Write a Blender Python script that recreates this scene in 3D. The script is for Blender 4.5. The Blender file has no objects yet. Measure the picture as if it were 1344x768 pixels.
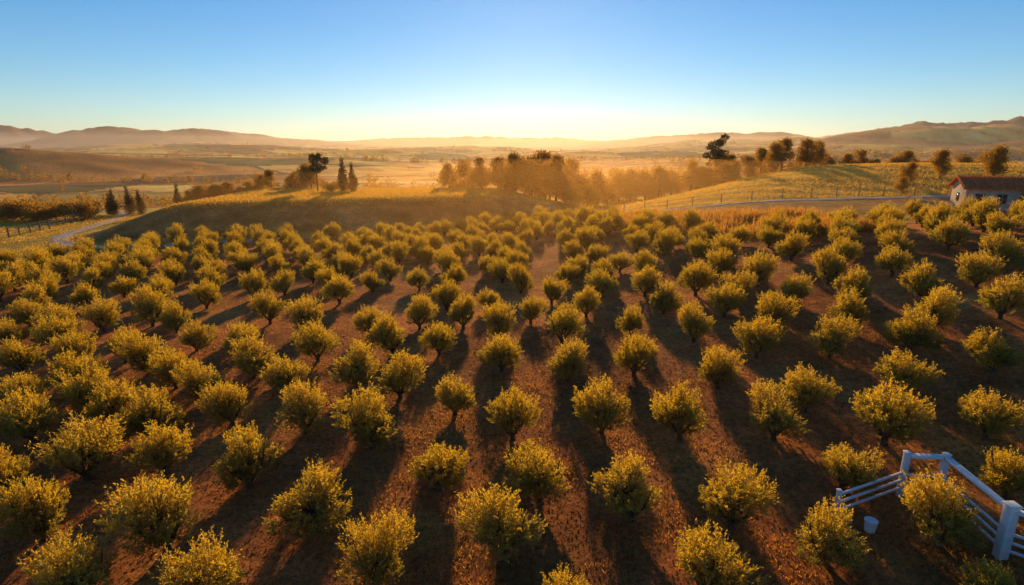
import bpy, math, random
import numpy as np
from mathutils import Vector, Matrix

rng = np.random.default_rng(7)
random.seed(7)
scene = bpy.context.scene

# ------------------------------------------------------------------ helpers
def ss(t):
    t = np.clip(t, 0, 1); return t*t*(3-2*t)
def _hash(ix, iy, seed):
    v = np.sin(ix*127.1 + iy*311.7 + seed*74.7)*43758.5453
    return v - np.floor(v)
def vnoise(x, y, seed=0):
    ix = np.floor(x); iy = np.floor(y); fx = x-ix; fy = y-iy
    fx = fx*fx*(3-2*fx); fy = fy*fy*(3-2*fy)
    a=_hash(ix,iy,seed); b=_hash(ix+1,iy,seed); c=_hash(ix,iy+1,seed); d=_hash(ix+1,iy+1,seed)
    return (a*(1-fx)+b*fx)*(1-fy)+(c*(1-fx)+d*fx)*fy
def fbm(x, y, seed=0, octv=4):
    s=0; a=0.5
    for i in range(octv):
        s = s + a*(vnoise(x,y,seed+i*13)-0.5); x=x*2.03+5.1; y=y*2.03+1.7; a*=0.5
    return s
def gauss(x,y,cx,cy,sx,sy):
    return np.exp(-0.5*(((x-cx)/sx)**2+((y-cy)/sy)**2))

def mound_front(x):
    return 64 + 0.30*(np.clip(x,-60,60)+45)
def mound_mask(x,y):
    yb = mound_front(x)
    return ss((x+54)/13)*(1-ss((x+6)/24))*ss((y-yb)/8.5)*(1-ss((y-98)/14))
HILLS = [ # cx, cy, sx, sy, height
 (-400,480,52,45,19),(-480,520,60,55,18),(-330,560,50,40,9),
 (-2750,4000,260,350,100),(-2250,4100,330,350,92),(-1750,4300,350,350,58),(-5000,5600,700,500,175),(-6400,5600,900,500,180),
 (-900,6000,900,500,72),(400,6300,900,500,70),(1300,5200,420,400,78),(1900,5000,380,400,68),(2600,4600,500,400,56),
 (800,2500,220,250,36),(1150,2300,200,200,40),(560,1700,160,110,20),
 (1020,1500,170,120,50),(1300,1550,190,130,50),(1650,1700,260,150,48),(2100,2000,400,200,50),(780,1300,120,90,26),
 (900,1000,110,60,24),(700,900,90,50,16),(1050,1150,120,60,26),(500,800,80,50,10),
 (4150,5500,560,500,140),(5100,5600,650,500,170),(6200,5600,800,500,180),(3300,5600,500,500,85),
 (-1200,2200,260,160,28),(-700,1500,200,90,18),(-100,1800,220,110,18),(-900,1300,150,70,14),(-250,1100,160,60,10),(250,1200,150,60,10),
]
def height(x, y):
    x = np.asarray(x,float); y=np.asarray(y,float)
    r = np.sqrt(x*x+y*y)
    t = (x + 0.35*(np.minimum(y,60)-25) - 2 - 0.7*np.maximum(y-70,0))/45
    amp = 6 - 1.9*ss((y-34)/22) + 2.3*ss((y-68)/30)
    rt = amp*ss(t)*(1-ss((y-118)/80))*(1-ss((x-150)/120))*ss((y+60)/50)
    rt = rt + 1.5*gauss(x,y,80,98,28,18)
    m = 3.7*mound_mask(x,y)
    drop = 95 + 20*ss((x-10)/40)
    base = -13*ss((r-drop)/190)
    rough = 0.10*fbm(x*0.9,y*0.9,3,4) + 0.5*fbm(x*0.07,y*0.07,9,3)*ss((r-15)/20)
    roll = fbm(x/260,y/260,21,5)*(ss((r-170)/500)*26) + fbm(x/900,y/900,31,4)*ss((r-900)/1500)*38
    far = np.zeros_like(x)
    for cx,cy,sx,sy,A in HILLS:
        far = far + A*gauss(x,y,cx,cy,sx,sy)
    n = np.abs(fbm(x/170,y/170,41,5))
    n2 = np.abs(fbm(x/40,y/40,45,4))
    far = far*(1 + 0.9*fbm(x/420,y/420,51,5) - 0.55*n - 0.25*n2*np.exp(-r/1500))
    return base + rt + m + rough + roll + far

def H1(x,y): return float(height(np.array([x]),np.array([y]))[0])

def new_mat(name):
    m = bpy.data.materials.new(name); m.use_nodes=True
    nt=m.node_tree; nt.nodes.clear(); return m, nt
def mesh_obj(name, V, F, mats=(), smooth=False, mi=None, link=True):
    me = bpy.data.meshes.new(name)
    V = np.asarray(V,dtype=np.float32); F=np.asarray(F,dtype=np.int32)
    n = F.shape[1]
    me.vertices.add(len(V)); me.vertices.foreach_set('co', V.ravel())
    me.loops.add(F.size); me.loops.foreach_set('vertex_index', F.ravel())
    me.polygons.add(len(F)); me.polygons.foreach_set('loop_start', np.arange(0,F.size,n,dtype=np.int32))
    me.polygons.foreach_set('loop_total', np.full(len(F),n,dtype=np.int32))
    if mi is not None: me.polygons.foreach_set('material_index', np.asarray(mi,dtype=np.int32))
    if smooth: me.polygons.foreach_set('use_smooth', np.ones(len(F),dtype=bool))
    me.update(calc_edges=True)
    for m in mats: me.materials.append(m)
    if not link: return me
    o = bpy.data.objects.new(name, me); scene.collection.objects.link(o); return o
CUBE_V=np.array([(x,y,z) for x in(-.5,.5) for y in(-.5,.5) for z in(-.5,.5)])
CUBE_F=np.array([(0,1,3,2),(4,6,7,5),(0,4,5,1),(2,3,7,6),(0,2,6,4),(1,5,7,3)])
def cube_obj(name,w,h,l,mat): return mesh_obj(name,CUBE_V*np.array([w,h,l]),CUBE_F,[mat])

# ------------------------------------------------------------------ materials
def leaf_material(name, c1, c2, tr, tfac=0.5, rough=0.55, spec=0.3, tr_low=None, z0=.5, z1=1.6):
    m,nt=new_mat(name); N=nt.nodes; L=nt.links
    out=N.new('ShaderNodeOutputMaterial'); geo=N.new('ShaderNodeNewGeometry'); oi=N.new('ShaderNodeObjectInfo')
    mix=N.new('ShaderNodeMixRGB'); mix.inputs[1].default_value=(*c1,1); mix.inputs[2].default_value=(*c2,1)
    L.new(geo.outputs['Random Per Island'],mix.inputs[0])
    hsv=N.new('ShaderNodeHueSaturation'); L.new(mix.outputs[0],hsv.inputs['Color'])
    mr=N.new('ShaderNodeMapRange'); mr.inputs[3].default_value=0.7; mr.inputs[4].default_value=1.3
    L.new(oi.outputs['Random'],mr.inputs[0]); L.new(mr.outputs[0],hsv.inputs['Value'])
    p=N.new('ShaderNodeBsdfPrincipled'); p.inputs['Roughness'].default_value=rough
    p.inputs['Specular IOR Level'].default_value=spec
    L.new(hsv.outputs[0],p.inputs['Base Color'])
    t=N.new('ShaderNodeBsdfTranslucent'); t.inputs[0].default_value=(*tr,1)
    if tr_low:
        # sunlit yellow tops and shaded greener low leaves, painted into the colour by height
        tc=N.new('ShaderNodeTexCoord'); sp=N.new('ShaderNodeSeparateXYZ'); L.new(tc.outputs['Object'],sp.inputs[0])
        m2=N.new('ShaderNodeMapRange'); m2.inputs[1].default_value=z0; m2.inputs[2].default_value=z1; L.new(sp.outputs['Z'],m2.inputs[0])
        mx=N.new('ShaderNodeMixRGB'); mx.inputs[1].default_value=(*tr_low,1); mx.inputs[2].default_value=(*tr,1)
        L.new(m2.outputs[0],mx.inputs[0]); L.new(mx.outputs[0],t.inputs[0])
    ms=N.new('ShaderNodeMixShader'); ms.inputs[0].default_value=tfac
    L.new(p.outputs[0],ms.inputs[1]); L.new(t.outputs[0],ms.inputs[2]); L.new(ms.outputs[0],out.inputs[0])
    return m
def plain_material(name, c1, c2, scale=8, rough=0.8, bump=0.3, spec=.15):
    m,nt=new_mat(name); N=nt.nodes; L=nt.links
    out=N.new('ShaderNodeOutputMaterial'); p=N.new('ShaderNodeBsdfPrincipled'); tc=N.new('ShaderNodeTexCoord')
    p.inputs['Specular IOR Level'].default_value=spec
    no=N.new('ShaderNodeTexNoise'); no.inputs['Scale'].default_value=scale; no.inputs['Detail'].default_value=6
    L.new(tc.outputs['Object'],no.inputs['Vector'])
    cr=N.new('ShaderNodeValToRGB'); cr.color_ramp.elements[0].position=.35; cr.color_ramp.elements[1].position=.65
    cr.color_ramp.elements[0].color=(*c1,1); cr.color_ramp.elements[1].color=(*c2,1)
    L.new(no.outputs[0],cr.inputs[0]); L.new(cr.outputs[0],p.inputs['Base Color']); p.inputs['Roughness'].default_value=rough
    b=N.new('ShaderNodeBump'); b.inputs['Strength'].default_value=bump; b.inputs['Distance'].default_value=0.03
    L.new(no.outputs[0],b.inputs['Height']); L.new(b.outputs[0],p.inputs['Normal']); L.new(p.outputs[0],out.inputs[0])
    return m

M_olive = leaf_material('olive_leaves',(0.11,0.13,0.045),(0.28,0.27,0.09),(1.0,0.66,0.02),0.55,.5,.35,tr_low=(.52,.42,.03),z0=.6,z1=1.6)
M_bark  = plain_material('olive_bark',(0.06,0.045,0.03),(0.14,0.10,0.07),14,0.9,0.6)
M_dark  = leaf_material('broadleaf_foliage',(0.06,0.06,0.018),(0.12,0.11,0.03),(0.75,0.40,0.03),0.44)
M_pine  = leaf_material('conifer_needles',(0.03,0.04,0.015),(0.06,0.065,0.025),(0.24,0.15,0.02),0.25)
M_grass = leaf_material('dry_grass_blades',(0.28,0.17,0.05),(0.45,0.27,0.09),(1.0,0.48,0.05),0.5)
M_green = leaf_material('meadow_grass_blades',(0.32,0.21,0.045),(0.48,0.32,0.07),(1.0,0.56,0.04),0.5)
M_clod  = leaf_material('soil_clods',(0.20,0.08,0.03),(0.48,0.22,0.08),(0.3,0.12,0.04),0.1,.95,.05)

# ground
mg,nt=new_mat('terrain_ground'); N=nt.nodes; L=nt.links
out=N.new('ShaderNodeOutputMaterial'); p=N.new('ShaderNodeBsdfPrincipled'); p.inputs['Roughness'].default_value=0.95
p.inputs['Specular IOR Level'].default_value=0.1
at=N.new('ShaderNodeAttribute'); at.attribute_name='land'
geo=N.new('ShaderNodeNewGeometry')
n1=N.new('ShaderNodeTexNoise'); n1.inputs['Scale'].default_value=0.55; n1.inputs['Detail'].default_value=9; n1.inputs['Roughness'].default_value=.68
n2=N.new('ShaderNodeTexNoise'); n2.inputs['Scale'].default_value=5.0; n2.inputs['Detail'].default_value=8; n2.inputs['Roughness'].default_value=.75
L.new(geo.outputs['Position'],n1.inputs['Vector']); L.new(geo.outputs['Position'],n2.inputs['Vector'])
mr1=N.new('ShaderNodeMapRange'); mr1.inputs[1].default_value=.3; mr1.inputs[2].default_value=.7; mr1.inputs[3].default_value=.6; mr1.inputs[4].default_value=1.5
mr2=N.new('ShaderNodeMapRange'); mr2.inputs[1].default_value=.35; mr2.inputs[2].default_value=.65; mr2.inputs[3].default_value=.5; mr2.inputs[4].default_value=1.6
L.new(n1.outputs[0],mr1.inputs[0]); L.new(n2.outputs[0],mr2.inputs[0])
mu=N.new('ShaderNodeMath'); mu.operation='MULTIPLY'; L.new(mr1.outputs[0],mu.inputs[0]); L.new(mr2.outputs[0],mu.inputs[1])
vm=N.new('ShaderNodeVectorMath'); vm.operation='SCALE'; L.new(at.outputs['Color'],vm.inputs[0]); L.new(mu.outputs[0],vm.inputs['Scale'])
L.new(vm.outputs[0],p.inputs['Base Color'])
b=N.new('ShaderNodeBump'); b.inputs['Strength'].default_value=1.0; b.inputs['Distance'].default_value=0.3
ad=N.new('ShaderNodeMath'); ad.operation='ADD'; L.new(n2.outputs[0],ad.inputs[0]); L.new(n1.outputs[0],ad.inputs[1])
L.new(ad.outputs[0],b.inputs['Height']); L.new(b.outputs[0],p.inputs['Normal']); L.new(p.outputs[0],out.inputs[0])

# ------------------------------------------------------------------ terrain
az = np.concatenate([np.linspace(-60,60,640,endpoint=False), np.linspace(60,300,130,endpoint=False)])*math.pi/180
R = np.concatenate([[0.0], np.geomspace(2.5,9500,520)])
A,RR = np.meshgrid(az,R)
X=(RR*np.sin(A)).ravel(); Y=(RR*np.cos(A)).ravel()
Z=height(X,Y)
na=len(az); nr=len(R)
ii,jj=np.meshgrid(np.arange(nr-1),np.arange(na),indexing='ij')
j2=(jj+1)%na
F=np.stack([ii*na+jj, ii*na+j2, (ii+1)*na+j2, (ii+1)*na+jj],-1).reshape(-1,4)[:, ::-1]
ter=mesh_obj('terrain',np.stack([X,Y,Z],1),F,[mg],smooth=True)
def left_zone(x,y):   # orchard soil, left of / up to the embankment
    edge=np.where(x<-40, 60-0.9*(-40-x), mound_front(x)-2.5)
    return (y<edge)&(x<13)
def right_edge(x): return np.interp(x,[8,13,20,28,40,60,90],[76,67,56,50,48,44,36])
def track_y(x): return np.interp(x,[6,12,23,38,56,75,120],[86,79,71,71,73,70,60])
def right_zone(x,y):
    return (x>=6)&(y<right_edge(x)+1)&(y<77)
r=np.sqrt(X*X+Y*Y)
# far field patchwork (voronoi cells with per-cell crop colour)
pal=np.array([(0.85,0.36,0.05),(0.90,0.46,0.08),(0.55,0.23,0.045),(0.40,0.25,0.05),(0.88,0.34,0.04),(0.32,0.14,0.04),(0.88,0.50,0.10),(0.20,0.15,0.035)])
wx=X+25*fbm(X/90,Y/90,61,3); wy=Y+25*fbm(X/90,Y/90,67,3)
cs=np.where(r<450,75.,180.)
u=wx/cs; v=wy/(cs*0.8)
best=np.full(len(X),1e9); cid=np.zeros(len(X)); sec=np.full(len(X),1e9)
iu=np.floor(u); iv=np.floor(v)
for du in (-1,0,1):
    for dv in (-1,0,1):
        px=iu+du+_hash(iu+du,iv+dv,5); py=iv+dv+_hash(iu+du,iv+dv,6)
        d=np.hypot(u-px,v-py); hh=_hash(iu+du,iv+dv,9)
        closer=d<best
        sec=np.where(closer,best,np.minimum(sec,d)); cid=np.where(closer,hh,cid); best=np.minimum(best,d)
C=pal[np.clip((cid*len(pal)).astype(int),0,len(pal)-1)]
edge=(sec-best)<0.035
C=np.where(edge[:,None]&(r>140)[:,None],np.array([0.14,0.10,0.03]),C)
sc=np.clip(fbm(X/35,Y/35,71,4)*2.2+1,0.5,1.6)[:,None]
C=C*sc
near=np.array([0.66,0.37,0.06])   # near meadow
wn=(1-ss((r-110)/60))[:,None]
C=C*(1-wn)+near*wn
# left meadow
lm=((X<-38)&(Y>25)&(Y<125))[:,None]; C=np.where(lm,np.array([0.56,0.39,0.06])*np.clip(1+1.5*fbm(X/9,Y/9,73,3),.5,1.5)[:,None],C)
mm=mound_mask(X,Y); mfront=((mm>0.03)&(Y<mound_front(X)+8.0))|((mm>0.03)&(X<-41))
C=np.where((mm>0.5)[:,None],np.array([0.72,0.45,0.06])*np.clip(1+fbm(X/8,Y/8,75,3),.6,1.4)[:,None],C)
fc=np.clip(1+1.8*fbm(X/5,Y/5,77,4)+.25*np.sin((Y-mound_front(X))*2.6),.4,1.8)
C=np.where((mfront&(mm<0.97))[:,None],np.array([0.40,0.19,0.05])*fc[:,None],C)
# hill field right, with mown strips
gf=(X>12)&(Y>track_y(X))&(Y<128)&(X<160)
st=0.72+0.56*(np.sin((X*0.5+Y)*1.1)>0)
C=np.where(gf[:,None],np.array([0.68,0.41,0.05])*(st*np.clip(1+fbm(X/12,Y/12,79,3),.6,1.4))[:,None],C)
soil=np.array([0.56,0.195,0.055])
lz=left_zone(X,Y)|right_zone(X,Y)|((Y<40)&(r<60))
sv=np.clip(1+1.3*fbm(X/6,Y/6,81,4),.6,1.5)[:,None]
dry=np.clip(fbm(X/3.5,Y/3.5,83,4)*4,0,1)[:,None]
C=np.where(lz[:,None],(soil*(1-dry*.6)+np.array([0.72,0.33,0.08])*dry*.6)*sv,C)
tr_=(Y>=right_edge(X)+1)&(Y<track_y(X))&(X>10)&(X<120)
C=np.where(tr_[:,None],np.array([0.46,0.24,0.055])*sv,C)
far_m=ss((r-3000)/1500)[:,None]
C=C*(1-far_m)+np.array([0.26,0.15,0.09])*far_m
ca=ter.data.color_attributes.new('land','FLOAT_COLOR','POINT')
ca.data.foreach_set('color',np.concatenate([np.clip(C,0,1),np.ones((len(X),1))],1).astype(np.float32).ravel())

# ------------------------------------------------------------------ ribbons (paths)
M_path=plain_material('pale_gravel',(0.42,0.33,0.24),(0.58,0.48,0.36),1.5,0.95,0.4)
def catmull(P,n=14):
    P=[np.array(q,float) for q in P]; P=[2*P[0]-P[1]]+P+[2*P[-1]-P[-2]]; o=[]
    for i in range(1,len(P)-2):
        for k in range(n):
            t=k/n
            o.append(0.5*((2*P[i])+(-P[i-1]+P[i+1])*t+(2*P[i-1]-5*P[i]+4*P[i+1]-P[i+2])*t*t+(-P[i-1]+3*P[i]-3*P[i+1]+P[i+2])*t**3))
    o.append(P[-2]); return np.array(o)
def ribbon(name,pts,w,mat,off=0.08):
    c=catmull(pts,40); d=np.gradient(c,axis=0); d/=np.linalg.norm(d,axis=1)[:,None]; nn=np.stack([-d[:,1],d[:,0]],1)
    ks=np.linspace(-1,1,9); V=[]
    wob=1+0.25*(vnoise(c[:,0]*.8,c[:,1]*.8,4)-.5)
    for k in ks:
        q=c+nn*(k*w/2*wob)[:,None]; z=height(q[:,0],q[:,1])+off*(1-abs(k)**6)+0.004
        V.append(np.column_stack([q,z]))
    V=np.stack(V,1); n=len(c); m=len(ks); V=V.reshape(-1,3)
    F=[(i*m+j,i*m+j+1,(i+1)*m+j+1,(i+1)*m+j) for i in range(n-1) for j in range(m-1)]
    return mesh_obj(name,V,F,[mat],smooth=True)
ribbon('gravel_path',[(-30,65.5),(-37,63.5),(-45,62),(-51,64),(-55.5,70),(-57.5,77),(-61,88),(-68,100),(-84,114)],1.8,M_path)
ribbon('dirt_track',[(6,86),(12,79),(23,71),(38,71),(56,73),(75,70),(120,60)],1.5,M_path)

# ------------------------------------------------------------------ vegetation builders
def tube(P,Rd,sides=6):
    P=np.array(P,float); V=[];F=[]
    for i,pt in enumerate(P):
        d=P[min(i+1,len(P)-1)]-P[max(i-1,0)]; d/=np.linalg.norm(d)+1e-9
        a=np.cross(d,[0.3,1,0.1]); a/=np.linalg.norm(a); b_=np.cross(d,a)
        for k in range(sides):
            t=2*math.pi*k/sides; V.append(pt+Rd[i]*(math.cos(t)*a+math.sin(t)*b_))
    for i in range(len(P)-1):
        for k in range(sides):
            F.append((i*sides+k,i*sides+(k+1)%sides,(i+1)*sides+(k+1)%sides,(i+1)*sides+k))
    return V,F
def leaves_from(base,dirn,ln,wd,rg):
    n=len(base); d=dirn/np.linalg.norm(dirn,axis=1)[:,None]
    rnd=rg.normal(size=(n,3)); s=np.cross(d,rnd); s/=np.linalg.norm(s,axis=1)[:,None]+1e-9
    a=base; c=base+d*ln[:,None]; m=base+d*(ln*0.5)[:,None]
    b1=m+s*(wd/2)[:,None]; b2=m-s*(wd/2)[:,None]
    V=np.stack([a,b1,c,b2],1).reshape(-1,3); return V,np.arange(n*4).reshape(-1,4)
def join(parts):
    V=[];F=[];M=[];o=0
    for v,f,mi in parts:
        v=np.asarray(v,float);f=np.asarray(f,int); V.append(v);F.append(f+o);M.append(np.full(len(f),mi));o+=len(v)
    return np.concatenate(V),np.concatenate(F),np.concatenate(M)
def olive_mesh(seed):
    rg=np.random.default_rng(seed); parts=[]
    nl=rg.integers(5,8); R0=1.08+rg.uniform(-.14,.14); RZ=0.92+rg.uniform(-.12,.22); c=np.array([rg.uniform(-.16,.16),rg.uniform(-.16,.16),1.03])
    V,F=tube([(0,0,-.15),(0.02,0.01,.12),(.03,.0,.3)],[.14,.10,.09]); parts.append((V,F,1))
    for k in range(nl):
        a=2*math.pi*(k+rg.uniform(-.3,.3))/nl; t=np.array([math.cos(a)*.6,math.sin(a)*.6,1.15+rg.uniform(-.2,.35)])
        P=[(.02,0,.2),(t[0]*.4,t[1]*.4,.45),(t[0]*.8,t[1]*.8,.8),tuple(t)]
        V,F=tube(P,[.065,.05,.035,.015],5); parts.append((V,F,1))
    ns=520
    nlob=rg.integers(5,9); lobc=[];lobr=[]
    for k in range(nlob):
        a=2*math.pi*(k+rg.uniform(-.4,.4))/nlob; rr=R0*rg.uniform(.35,.68)
        lobc.append([math.cos(a)*rr,math.sin(a)*rr,rg.uniform(-.36,.42)*RZ]); lobr.append(rg.uniform(.32,.56))
    lobc.append([rg.uniform(-.2,.2),rg.uniform(-.2,.2),RZ*.5]); lobr.append(.48)
    lobc.append([0,0,-.15]); lobr.append(.64)
    lobc=np.array(lobc)+c; lobr=np.array(lobr)
    k=rg.choice(len(lobr),ns,p=lobr**2/(lobr**2).sum())
    d=rg.normal(size=(ns,3)); d/=np.linalg.norm(d,axis=1)[:,None]
    tip=lobc[k]+d*(lobr[k]*rg.uniform(.35,1.0,ns)**.5)[:,None]
    tip[:,2]=np.maximum(tip[:,2],.28+rg.uniform(0,.3,ns))
    od=tip-c; od/=np.linalg.norm(od,axis=1)[:,None]
    sd=od*np.array([.65,.65,.45])+np.array([0,0,.65])+rg.normal(size=(ns,3))*.26; sd/=np.linalg.norm(sd,axis=1)[:,None]
    sl=rg.uniform(.25,.50,ns)*(0.85+.7*(od[:,2]>.35)*rg.uniform(0,1.3,ns))
    st=tip-sd*(sl*.55)[:,None]
    nlv=18
    t=np.tile(np.linspace(.08,1,nlv),ns); idx=np.repeat(np.arange(ns),nlv)
    base=st[idx]+sd[idx]*(sl[idx]*t)[:,None]+rg.normal(size=(ns*nlv,3))*.012
    ld=sd[idx]*.75+rg.normal(size=(ns*nlv,3))*.5
    ln=rg.uniform(.08,.13,ns*nlv)*(1.15-.4*t); wd=ln*.36
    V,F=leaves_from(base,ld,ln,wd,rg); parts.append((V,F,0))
    for k in range(0,ns,6):
        V,F=tube([c*0.75,(c*.3+st[k]*.7),st[k]+sd[k]*sl[k]*.9],[.014,.009,.003],3); parts.append((V,F,1))
    V,F,M=join(parts)
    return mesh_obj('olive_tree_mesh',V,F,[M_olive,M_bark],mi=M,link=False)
def big_mesh(seed,kind,h,w,leaf,n=5200,mat=None):
    rg=np.random.default_rng(seed); parts=[]
    if kind=='round':
        V,F=tube([(0,0,-.4),(.05,0,h*.25),(0,.08,h*.55)],[h*.035,h*.026,h*.016]); parts.append((V,F,1))
        blobs=[]
        for k in range(16):
            a=rg.uniform(0,2*math.pi); rr=rg.uniform(.1,.85)*w/2; z=h*rg.uniform(.14,.88)
            rr*=1-.55*max(0,(z/h-.55)/.4)
            blobs.append((rr*math.cos(a),rr*math.sin(a),z,w*rg.uniform(.11,.22)))
        blobs.append((0,0,h*.84,w*.15)); blobs.append((0,0,h*.45,w*.3))
    elif kind=='pine':
        V,F=tube([(0,0,-.4),(.15,0,h*.3),(.0,.1,h*.62),(.1,.05,h*.88)],[h*.024,h*.019,h*.014,h*.006]); parts.append((V,F,1))
        blobs=[]
        for k in range(16):
            a=rg.uniform(0,2*math.pi); z=h*rg.uniform(.48,.95); rr=w/2*rg.uniform(.25,1)*(1-.55*max(0,(z/h-.75)/.2))
            blobs.append((rr*math.cos(a),rr*math.sin(a),z,w*rg.uniform(.08,.14)))
    elif kind=='cypress':
        V,F=tube([(0,0,-.4),(0,0,h*.5),(0,0,h*.9)],[h*.025,h*.015,h*.005]); parts.append((V,F,1))
        blobs=[]
        for k in range(16):
            q=k/15; z=h*(.1+.86*q); rr=w/2*(1-q)**.75*min(1,.5+q*4)
            a=rg.uniform(0,6.28); blobs.append((rr*.35*math.cos(a),rr*.35*math.sin(a),z,max(.12*w,rr*.85)))
    elif kind=='shrub':
        blobs=[(rg.uniform(-.35,.35)*w,rg.uniform(-.35,.35)*w,h*rg.uniform(.25,.7),w*rg.uniform(.16,.28)) for k in range(9)]
        V,F=tube([(0,0,-.3),(0,0,h*.5)],[.06,.03],5); parts.append((V,F,1))
    blobs=np.array(blobs)
    for bq in blobs:
        s0=np.array([0,0,min(bq[2]*.75,h*.6)]); V,F=tube([s0,(s0+bq[:3])/2+[0,0,.08*h*.2],bq[:3]],[h*.011,h*.007,h*.003],4); parts.append((V,F,1))
    wgt=blobs[:,3]**2; k=rg.choice(len(blobs),n,p=wgt/wgt.sum())
    d=rg.normal(size=(n,3)); d/=np.linalg.norm(d,axis=1)[:,None]
    sq=np.array([1,1,.62 if kind=='pine' else (1.3 if kind=='cypress' else .85)])
    base=blobs[k,:3]+d*sq*(blobs[k,3]*rg.uniform(.35,1.15,n))[:,None]
    base[:,2]=np.maximum(base[:,2],.05)
    V,F=leaves_from(base,d+rg.normal(size=(n,3))*.8+[0,0,.3],rg.uniform(.6,1.3,n)*leaf,rg.uniform(.35,.65,n)*leaf,rg); parts.append((V,F,0))
    V,F,M=join(parts)
    return mesh_obj(kind+'_mesh',V,F,[mat or M_dark,M_bark],mi=M,link=False)
def place(name,me,x,y,s=1,rot=None,sz=None,sink=0.03):
    o=bpy.data.objects.new(name,me); scene.collection.objects.link(o)
    o.location=(x,y,H1(x,y)-sink); o.scale=(s,s,s*(sz or 1)); o.rotation_euler=(0,0,random.uniform(0,6.28) if rot is None else rot); return o

# ------------------------------------------------------------------ olive orchard (surveyed positions)
T=[(-10.6,11.7),(-7.5,11.6),(-3.5,12.3),(-0.3,13.2),(1.3,11.0),(4.9,11.8),(8.5,13.2),(11.4,11.2),(-9.6,13.5),(-5.8,14.4),(-13.4,14.0),(-2.4,16.5),(0.9,16.0),(3.6,14.9),(6.5,14.5),(11.8,13.5),(-14.3,17.0),(-11.9,17.4),(-8.7,16.6),(-16.2,16.1),(10.6,16.1),(14.9,15.1),(-5.2,19.1),(-2.4,21.8),(0.0,19.7),(3.5,20.2),(6.4,19.7),(9.8,19.3),(13.3,18.3),(16.6,18.0),
(-18.2,19.4),(-16.0,20.9),(-13.9,19.7),(-11.3,20.9),(-8.1,20.2),(-13.5,23.0),(-15.6,24.5),(-20.9,22.3),(-19.5,23.8),(-17.6,21.8),(-20.0,27.6),(-17.8,26),(-12.5,25.6),(-10.2,23.9),(-7.2,24.5),(-5.0,23.4),(-10.1,27.8),(-.5,26.4),(-3.9,28.7),(-6.4,28.7),(-24,26),(-24.5,29.1),(-22,27.0),(-17.3,29.4),(-14.5,28.8),(-3.0,33.4),(-.7,31.4),(-5.7,33.4),(-8.4,31.8),(-12.3,32.6),(-15.3,34.4),(-27.6,29.8),(-30.1,33.8),(-26.9,31.8),(-24.6,32.6),(-22.4,33.8),(-20.2,32.6),(-12.3,39.1),(-1.6,37.5),(-4.5,37.6),(-21.2,38),(-19.0,40.4),(-29.5,37.6),(-24.7,38.2),(-28.9,41),(-17.2,41.6),(-16.3,45.4),(-10.2,46.4),(-7.3,43.4),(-13.7,47.3),(-5.3,47.9),
(2.6,25.2),(5.9,25.6),(9.2,23.6),(11.8,21.0),(15.8,21.3),(19.8,21.9),(2.8,30.3),(1.2,34.5),(4.75,34.8),(6.9,31.4),(9.8,29),(12,26.3),(15,25.3),(18.2,24.6),(2.8,38.6),(9.4,33.9),(12.4,31.9),(14.1,29.2),(17.2,27.7),(20.3,26.2),(23.5,26.2),(6.3,39),(9.1,37.6),(12.2,36.6),(16,36.0),(16.5,32),(18.9,30.3),(22,29.4),(25.2,30.0),(27.9,31.8),(19.6,34.2),(23,33.6),(23.6,40),(20,40),(13.8,34.0)]
SCL=[.92,.88,.84,1.02,.66,.93,.90,.59,1.04,1.01,.85,.9,.95,.99,.97,.92,1.11,.97,.98,.71,.80,.66,1.11,.95,.9,1.04,.96,1.0,1.12]
pts=list(T)
def ok(x,y,dmin):
    for a,b_ in pts:
        if (a-x)**2+(b_-y)**2<dmin*dmin: return False
    return True
def in_orch(x,y):
    return bool(left_zone(np.array(x),np.array(y))) if x<8 else bool(right_zone(np.array(x),np.array(y)) and y<right_edge(x)-1)
row=0; yy=3.0
while yy<84:
    sp=3.0
    xx=-62+(row%2)*sp/2
    while xx<62:
        x=xx+random.uniform(-.4,.4); y=yy+random.uniform(-.35,.35)
        infr=abs(x)<0.9*y+1.5 and y>9
        frontal=(y>41) or (x>14 and y>35) or (x<-26 and y>36)
        if (frontal or not infr) and in_orch(x,y) and math.hypot(x,y)>7.5 and ok(x,y,2.6 if frontal else 2.8):
            if not (abs(x-(2.0+0.10*(y-40)))<1.3 and 41<y<62) and y<78: pts.append((x,y))
        xx+=sp
    yy+=2.8; row+=1
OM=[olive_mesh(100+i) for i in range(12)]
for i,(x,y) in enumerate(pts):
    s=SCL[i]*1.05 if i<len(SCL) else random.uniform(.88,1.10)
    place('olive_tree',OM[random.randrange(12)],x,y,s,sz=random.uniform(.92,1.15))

# ------------------------------------------------------------------ other trees
RD=[big_mesh(200+i,'round',8,7.5,.40,5600) for i in range(5)]
PN=[big_mesh(220+i,'pine',9,5.5,.34,3000,M_pine) for i in range(2)]
CY=[big_mesh(230+i,'cypress',5,1.9,.22,3200,M_pine) for i in range(2)]
SH=[big_mesh(240+i,'shrub',2.6,3.4,.22,3000) for i in range(3)]
for (x,y,s) in [(-11,101,.5),(-8.5,104,.7),(-5.5,100,.62),(-2.5,103,.85),(0.5,99,.7),(3.5,102,.95),(6.5,99,.78),(9.5,103,.85),(12.5,100,.7),(15.5,104,.75),(6,107,1.05),(0,108,.85),(18,108,.55),(11,109,.9),(-5,96,.5),(2,95,.55),(9,94.5,.6),(-1.5,95.5,.5),(5.5,94.5,.6),(12.5,95,.5),(7.5,98,.85),(3,98,.8)]:
    place('broadleaf_tree',random.choice(RD),x,y,s,sz=random.uniform(.9,1.2))
for i in range(28):
    x=20+i*1.1+random.uniform(-1,1); y=120+random.uniform(-7,9); place('broadleaf_tree',random.choice(RD),x,y,random.uniform(.45,.85))
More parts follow.
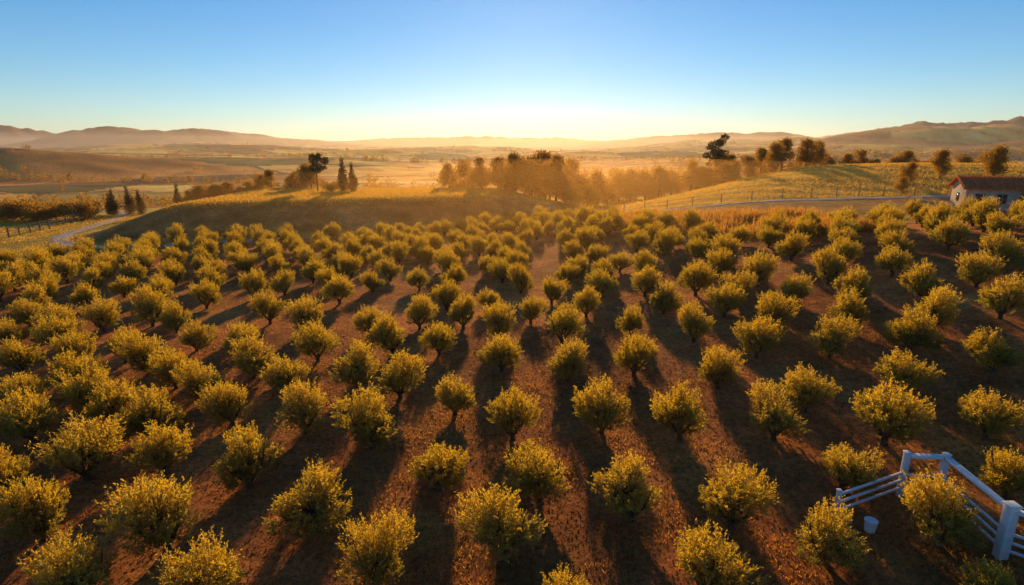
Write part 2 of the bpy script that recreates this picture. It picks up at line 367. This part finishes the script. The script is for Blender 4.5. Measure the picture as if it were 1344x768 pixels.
for (x,y,s) in [(44,108,.55),(47.5,106,.68),(50.5,109,.75),(53.5,106,.65),(57,110,.6),(41,112,.55),(38,116,.58),(36,112,.45)]:
    place('broadleaf_tree',random.choice(RD),x,y,s)
place('pine_tree',PN[0],40,114,1.1); place('pine_tree',PN[1],46,128,1.0)
for i in range(22):
    x=60+i*2.5; y=141+random.uniform(-4,4)-0.1*i; place('hedgerow_tree',random.choice(RD),x,y,random.uniform(.5,.8),sink=0)
place('pine_tree',PN[1],-31,92,.7); place('cypress_tree',CY[0],-26.3,90,1.05); place('cypress_tree',CY[1],-25.0,90.6,.9)
place('round_shrub',SH[0],-28.2,90,.8)
for i in range(17):
    x=-57+i*1.4+random.uniform(-.5,.5); y=101+random.uniform(-3,3); 
    place('broadleaf_tree',random.choice(RD),x,y,random.uniform(.36,.56))
place('cypress_tree',CY[0],-56.5,97,.95)
for (x,y,s) in [(-65.5,94,.95),(-63.6,95,1.0),(-61.8,95,.9),(-67.2,95.5,.8)]: place('cypress_tree',random.choice(CY),x,y,s,sz=.9)
for i in range(20):
    x=-96+i*1.6; y=88+random.uniform(-3,4); place('hedge_shrub',random.choice(SH),x,y,random.uniform(.9,1.5))
for (x,y,s) in [(68,82,.6),(62,84,.5),(76,80,.6),(55,80,.4),(50,74,.3)]: place('broadleaf_tree',random.choice(RD),x,y,s)

# distant trees: one mass
rg=np.random.default_rng(55); cent=[]
def addline(x0,y0,x1,y1,n,j,hmin,hmax):
    for k in range(n):
        t=rg.uniform(); cent.append((x0+(x1-x0)*t+rg.normal()*j,y0+(y1-y0)*t+rg.normal()*j,rg.uniform(hmin,hmax)))
addline(-260,250,-90,235,60,5,2.5,5); addline(-120,330,40,300,60,5,3,6); addline(30,260,150,330,50,6,4,8)
addline(100,220,300,300,70,8,4,8); addline(-60,420,160,520,80,8,4,8); addline(-420,420,-150,380,70,7,3,6)
addline(150,500,500,600,110,12,4,9); addline(200,700,900,900,160,18,5,10); addline(-300,800,400,900,130,14,5,9)
addline(-900,900,-300,1000,120,18,4,8); addline(60,180,140,200,25,5,3,6); addline(-150,180,-80,150,25,5,2.5,5)
addline(0,200,90,215,30,5,4,7)
for k in range(420):
    a=rg.uniform(-.9,.95); q=rg.uniform(150,2600); cent.append((q*math.sin(a),q*math.cos(a),rg.uniform(2.5,8)))
cent=np.array(cent); cent[:,2]*=.85
n=70; K=len(cent); g=height(cent[:,0],cent[:,1])
idx=np.repeat(np.arange(K),n); d=rg.normal(size=(K*n,3)); d/=np.linalg.norm(d,axis=1)[:,None]
h_=cent[idx,2]; asp=rg.uniform(.3,.6,K)[idx]
base=np.stack([cent[idx,0]+d[:,0]*h_*asp*rg.uniform(.2,1,K*n), cent[idx,1]+d[:,1]*h_*asp*rg.uniform(.2,1,K*n), g[idx]+h_*.5+d[:,2]*h_*.5*rg.uniform(.5,1.05,K*n)],1)
V,F=leaves_from(base,d+rg.normal(size=d.shape)*.6,h_*rg.uniform(.15,.3,K*n),h_*rg.uniform(.1,.2,K*n),rg)
mesh_obj('distant_trees',V,F,[M_dark])

# ------------------------------------------------------------------ dry grass & debris
def tufts(name,n,fx,hmin,hmax,wd,mat,seed,up=.8,jit=.55,zj=.1):
    rg=np.random.default_rng(seed); x,y=fx(rg,n)
    z=height(x,y); base=np.stack([x,y,z-.01],1)
    d=rg.normal(size=(len(x),3))*[jit,jit,zj]+[0,0,up]
    ln=rg.uniform(hmin,hmax,len(x)); V,F=leaves_from(base,d,ln,np.full(len(x),wd)*rg.uniform(.6,1.4,len(x)),rg)
    return mesh_obj(name,V,F,[mat])
def orch_pts(rg,n):
    r_=rg.uniform(9,48,n*2); a=rg.uniform(-.85,.85,n*2); x=r_*np.sin(a); y=r_*np.cos(a)
    k=fbm(x/2.2,y/2.2,91,4)+fbm(x*2,y*2,93,2)*.5>0.05; return x[k][:n],y[k][:n]
tufts('dry_grass',85000,orch_pts,.04,.15,.02,M_grass,5)
def clod_pts(rg,n):
    r_=rg.uniform(8,34,n); a=rg.uniform(-.85,.85,n); return r_*np.sin(a),r_*np.cos(a)
tufts('soil_clods',60000,clod_pts,.04,.11,.055,M_clod,15,up=.35,jit=1,zj=.3)
def weed_pts(rg,n):
    cx=rg.uniform(6,30,200); cy=right_edge(cx)+rg.uniform(-5,9,200); k=rg.integers(0,200,n)
    x=cx[k]+rg.normal(size=n)*.5; y=cy[k]+rg.normal(size=n)*.5; return x,y
tufts('tall_dry_weeds',30000,weed_pts,.35,1.2,.07,M_grass,6)
def meadow_pts(rg,n):
    x=rg.uniform(-52,10,n); y=rg.uniform(68,100,n); k=mound_mask(x,y)>.8; return x[k],y[k]
tufts('meadow_grass',60000,meadow_pts,.15,.45,.07,M_green,8)
def meadow2(rg,n):
    x=rg.uniform(14,110,n); y=rg.uniform(60,124,n); k=(y>track_y(x)+1.2)&((np.sin((x*.5+y)*1.1)>0)|(rg.uniform(size=n)<.35)); return x[k],y[k]
tufts('hill_grass',90000,meadow2,.12,.4,.08,M_green,9)
def meadow3(rg,n):
    x=rg.uniform(-90,-44,n); y=rg.uniform(38,92,n); k=(y>60-0.9*(-40-x))&(mound_mask(x,y)<.05)&(np.hypot(x+55,0)>1.5); return x[k],y[k]
tufts('verge_grass',40000,meadow3,.1,.35,.06,M_green,10)

# ------------------------------------------------------------------ fences, house etc.
M_white=plain_material('white_painted_wood',(0.72,0.72,0.72),(0.84,0.84,0.82),6,0.5,0.15,.4)
M_wood=plain_material('weathered_wood',(0.20,0.14,0.09),(0.34,0.25,0.17),9,0.85,0.5)
def box_between(name,a,b_,w,h,mat,parent):
    a=Vector(a);b_=Vector(b_); d=(b_-a); L_=d.length
    o=cube_obj(name,w,h,L_,mat)
    q=d.to_track_quat('Z','Y' if abs(d.normalized().z)<.9 else 'X'); o.rotation_mode='QUATERNION'; o.rotation_quaternion=q; o.location=(a+b_)/2
    bv=o.modifiers.new('bevel','BEVEL'); bv.width=min(w,h)*.12; bv.segments=2
    o.parent=parent; return o
def empty(name,loc=(0,0,0)):
    e=bpy.data.objects.new(name,None); scene.collection.objects.link(e); e.location=loc; return e
wf=empty('white_fence')
PA=[(9.65,14.75),(12.1,15.6),(13.1,15.35),(13.0,12.9),(14.8,11.0)]
tall=[.95,1.5,1.5,1.55,1.5]
def gz(p_): return H1(*p_)
for i,(q,t_) in enumerate(zip(PA,tall)):
    w=.16 if i in(1,2) else (.26 if i==3 else .11)
    box_between('post_%d'%i,(q[0],q[1],gz(q)-.2),(q[0],q[1],gz(q)+t_),w,w,M_white,wf)
    box_between('cap_%d'%i,(q[0],q[1],gz(q)+t_+.003),(q[0],q[1],gz(q)+t_+.05),w*1.25,w*1.25,M_white,wf)
for i in range(4):
    a,b2=PA[i],PA[i+1]; d=np.array(b2)-np.array(a); d=d/np.linalg.norm(d)*.09
    a_=(a[0]+d[0],a[1]+d[1]); b_=(b2[0]-d[0],b2[1]-d[1])
    if i>0: box_between('top_rail_%d'%i,(*a_,gz(a)+1.42),(*b_,gz(b2)+1.42),.19,.09,M_white,wf)
    for k,z in enumerate((.25,.5,.75) if i!=0 else (.30,.57,.84)):
        box_between('rail_%d_%d'%(i,k),(*a_,gz(a)+z),(*b_,gz(b2)+z),.065,.065,M_white,wf)
# white bucket
bk=empty('white_bucket',(10.35,14.2,H1(10.35,14.2)))
bpy.ops.mesh.primitive_cone_add(vertices=28,radius1=.14,radius2=.17,depth=.34,end_fill_type='NOTHING'); o=bpy.context.object; o.name='body'
o.modifiers.new('s','SOLIDIFY').thickness=.008; o.data.materials.append(M_white); o.parent=bk; o.location=(0,0,.17)
bpy.ops.mesh.primitive_torus_add(major_radius=.172,minor_radius=.01); o=bpy.context.object; o.name='rim'; o.data.materials.append(M_white); o.parent=bk; o.location=(0,0,.34)
bpy.ops.mesh.primitive_cylinder_add(radius=.168,depth=.02,vertices=28); o=bpy.context.object; o.name='lid'; o.data.materials.append(M_white); o.parent=bk; o.location=(0,0,.348)
# wooden paddock fence (left)
pf=empty('wooden_fence')
c=catmull([(-57,58),(-60,66),(-62,76),(-66,88),(-72,98)],5)
for i,q in enumerate(c):
    z=H1(*q); box_between('post_%d'%i,(q[0],q[1],z-.2),(q[0],q[1],z+1.25),.14,.14,M_wood,pf)
    if i<len(c)-1:
        q2=c[i+1]; z2=H1(*q2)
        for k,hh in enumerate((.45,.8,1.12)): box_between('rail_%d_%d'%(i,k),(q[0]-.09,q[1],z+hh),(q2[0]-.09,q2[1],z2+hh),.1,.04,M_wood,pf)
# post and wire fence by track
pw=empty('post_and_wire_fence')
c=catmull([(13,80.5),(23,73),(38,73),(52,74.3),(75,72),(100,66)],4)
M_wire=plain_material('galvanised_wire',(.3,.3,.3),(.4,.4,.4),5,.4,.1)
for i,q in enumerate(c):
    z=H1(*q); box_between('post_%d'%i,(q[0],q[1],z-.2),(q[0],q[1],z+1.2),.1,.1,M_wood,pw)
    if i<len(c)-1:
        q2=c[i+1]; z2=H1(*q2)
        for k,hh in enumerate((.5,1.0)): box_between('wire_%d_%d'%(i,k),(q[0],q[1],z+hh),(q2[0],q2[1],z2+hh),.015,.015,M_wire,pw)
# stone house
M_stone=plain_material('pale_rendered_stone',(0.42,0.33,0.24),(0.62,0.51,0.39),3.5,.9,.8)
M_tile=plain_material('terracotta_tiles',(0.55,0.12,0.04),(0.80,0.22,0.08),2.2,.9,.5,.0)
M_glass=plain_material('window_glass',(0.02,0.02,0.025),(0.04,0.04,0.05),2,.15,0,.5)
hx,hy=53.2,62.0; hz=H1(hx,hy)-.1
hs=empty('stone_house',(hx,hy,hz)); hs.rotation_euler=(0,0,math.radians(-22))
def part(name,cx,cy,cz,sx,sy,sz,mat,par=hs,rot=(0,0,0),bev=.02):
    o=cube_obj(name,sx,sy,sz,mat)
    o.location=(cx,cy,cz); o.rotation_euler=rot; o.parent=par
    if bev: q=o.modifiers.new('b','BEVEL'); q.width=bev; q.segments=2
    return o
def gable(name,w,d_,z0,rise,th,mat,cx=0,cy=0):
    for sgn in(-1,1):
        ang=math.atan2(rise,d_/2); L_=math.hypot(rise,d_/2)
        part('%s_slope_%d'%(name,sgn),cx,cy+sgn*(d_/4),z0+rise/2,w,L_+.02,th,mat,rot=(-sgn*ang,0,0))
        nb=int(w/.28); parts=[]
        for k in range(nb):
            xx=-w/2+.14+k*w/nb
            V,F=tube([(xx,-L_/2,0),(xx,L_/2,0)],[.08,.08],8); parts.append((V,F,0))
        V,F,_=join(parts); t=mesh_obj('%s_tile_rolls_%d'%(name,sgn),V,F,[mat],smooth=True); t.parent=hs
        t.rotation_euler=(-sgn*ang,0,0); t.location=(cx,cy+sgn*(d_/4),z0+rise/2+th*.65)
part('walls',0,0,1.05,8.4,4.6,2.7,M_stone); gable('roof',9.2,5.6,2.3,1.15,.12,M_tile)
for sgn in(-1,1):
    V=[(sgn*4.1,-2.3,2.4),(sgn*4.1,2.3,2.4),(sgn*4.1,0,3.35),(sgn*4.2,-2.3,2.4),(sgn*4.2,2.3,2.4),(sgn*4.2,0,3.35)]
    o=mesh_obj('gable_end_%d'%sgn,V,[(0,1,2),(5,4,3)],[M_stone]); o.parent=hs
part('chimney',1.8,.7,3.3,.5,.5,1.0,M_stone); part('chimney_cap',1.8,.7,3.85,.64,.64,.09,M_tile)
for k,xx in enumerate((-2.9,-1.0,2.6)):
    part('window_%d'%k,xx,-2.31,1.3,.8,.06,.9,M_glass,bev=0); part('window_frame_%d'%k,xx,-2.345,1.79,.95,.08,.08,M_wood); part('window_sill_%d'%k,xx,-2.36,.81,1.0,.14,.07,M_stone); part('mullion_%d'%k,xx,-2.355,1.3,.05,.03,.88,M_wood,bev=0)
part('door',.9,-2.32,.95,.95,.08,1.9,M_wood); part('window_side',-4.21,0,1.3,.06,.8,.9,M_glass,bev=0)
part('porch_roof',2.4,-3.2,2.0,3.6,1.7,.1,M_tile,rot=(.18,0,0))
for k,xx in enumerate((.8,2.4,4.0)): part('porch_post_%d'%k,xx,-3.9,.85,.14,.14,1.95,M_wood)

# ------------------------------------------------------------------ light, sky, haze, camera
EL=math.radians(14); AZ=math.radians(1.5)
w=bpy.data.worlds.new('World'); scene.world=w; w.use_nodes=True; nt=w.node_tree; bg=nt.nodes['Background']
sky=nt.nodes.new('ShaderNodeTexSky'); sky.sky_type='NISHITA'; sky.sun_disc=False; sky.sun_elevation=EL; sky.sun_rotation=AZ
sky.air_density=1.0; sky.dust_density=0.04; sky.ozone_density=4.5
hs_=nt.nodes.new('ShaderNodeHueSaturation'); hs_.inputs['Saturation'].default_value=1.18
nt.links.new(sky.outputs[0],hs_.inputs['Color']); nt.links.new(hs_.outputs[0],bg.inputs[0]); bg.inputs[1].default_value=0.12
sd=bpy.data.lights.new('sun','SUN'); sd.energy=5; sd.angle=math.radians(1.5); sd.color=(1,.60,.22)
so=bpy.data.objects.new('sun',sd); scene.collection.objects.link(so); so.rotation_euler=(-(math.pi/2-EL),0,-AZ); so.location=(0,0,60)
def vol(name,col,dens,g):
    mh,nt=new_mat(name+'_volume'); o_=nt.nodes.new('ShaderNodeOutputMaterial'); vs=nt.nodes.new('ShaderNodeVolumeScatter')
    vs.inputs['Color'].default_value=(*col,1); vs.inputs['Density'].default_value=dens; vs.inputs['Anisotropy'].default_value=g
    nt.links.new(vs.outputs[0],o_.inputs['Volume']); return mh
o=mesh_obj('haze',CUBE_V*np.array([19500,10500,160]),CUBE_F,[vol('haze',(1,.82,.64),.00013,.55)]); o.location=(0,4200,-20)
bpy.ops.mesh.primitive_uv_sphere_add(segments=48,ring_count=24,radius=1); o=bpy.context.object; o.name='valley_mist'; o.data.transform(Matrix.Diagonal((75,48,8,1))); o.location=(18,88,1.0)
o.data.materials.append(vol('valley_mist',(1,.55,.18),.0032,.75))

cd=bpy.data.cameras.new('camera'); cam=bpy.data.objects.new('camera',cd); scene.collection.objects.link(cam)
cam.location=(0,0,11+0); cam.rotation_euler=(math.radians(90-14.6),0,0); cd.lens=20; cd.sensor_width=36; cd.clip_end=30000; cd.clip_start=.1
scene.camera=cam
scene.view_settings.view_transform='Standard'; scene.view_settings.look='None'; scene.view_settings.exposure=0
print('trees',len(pts))
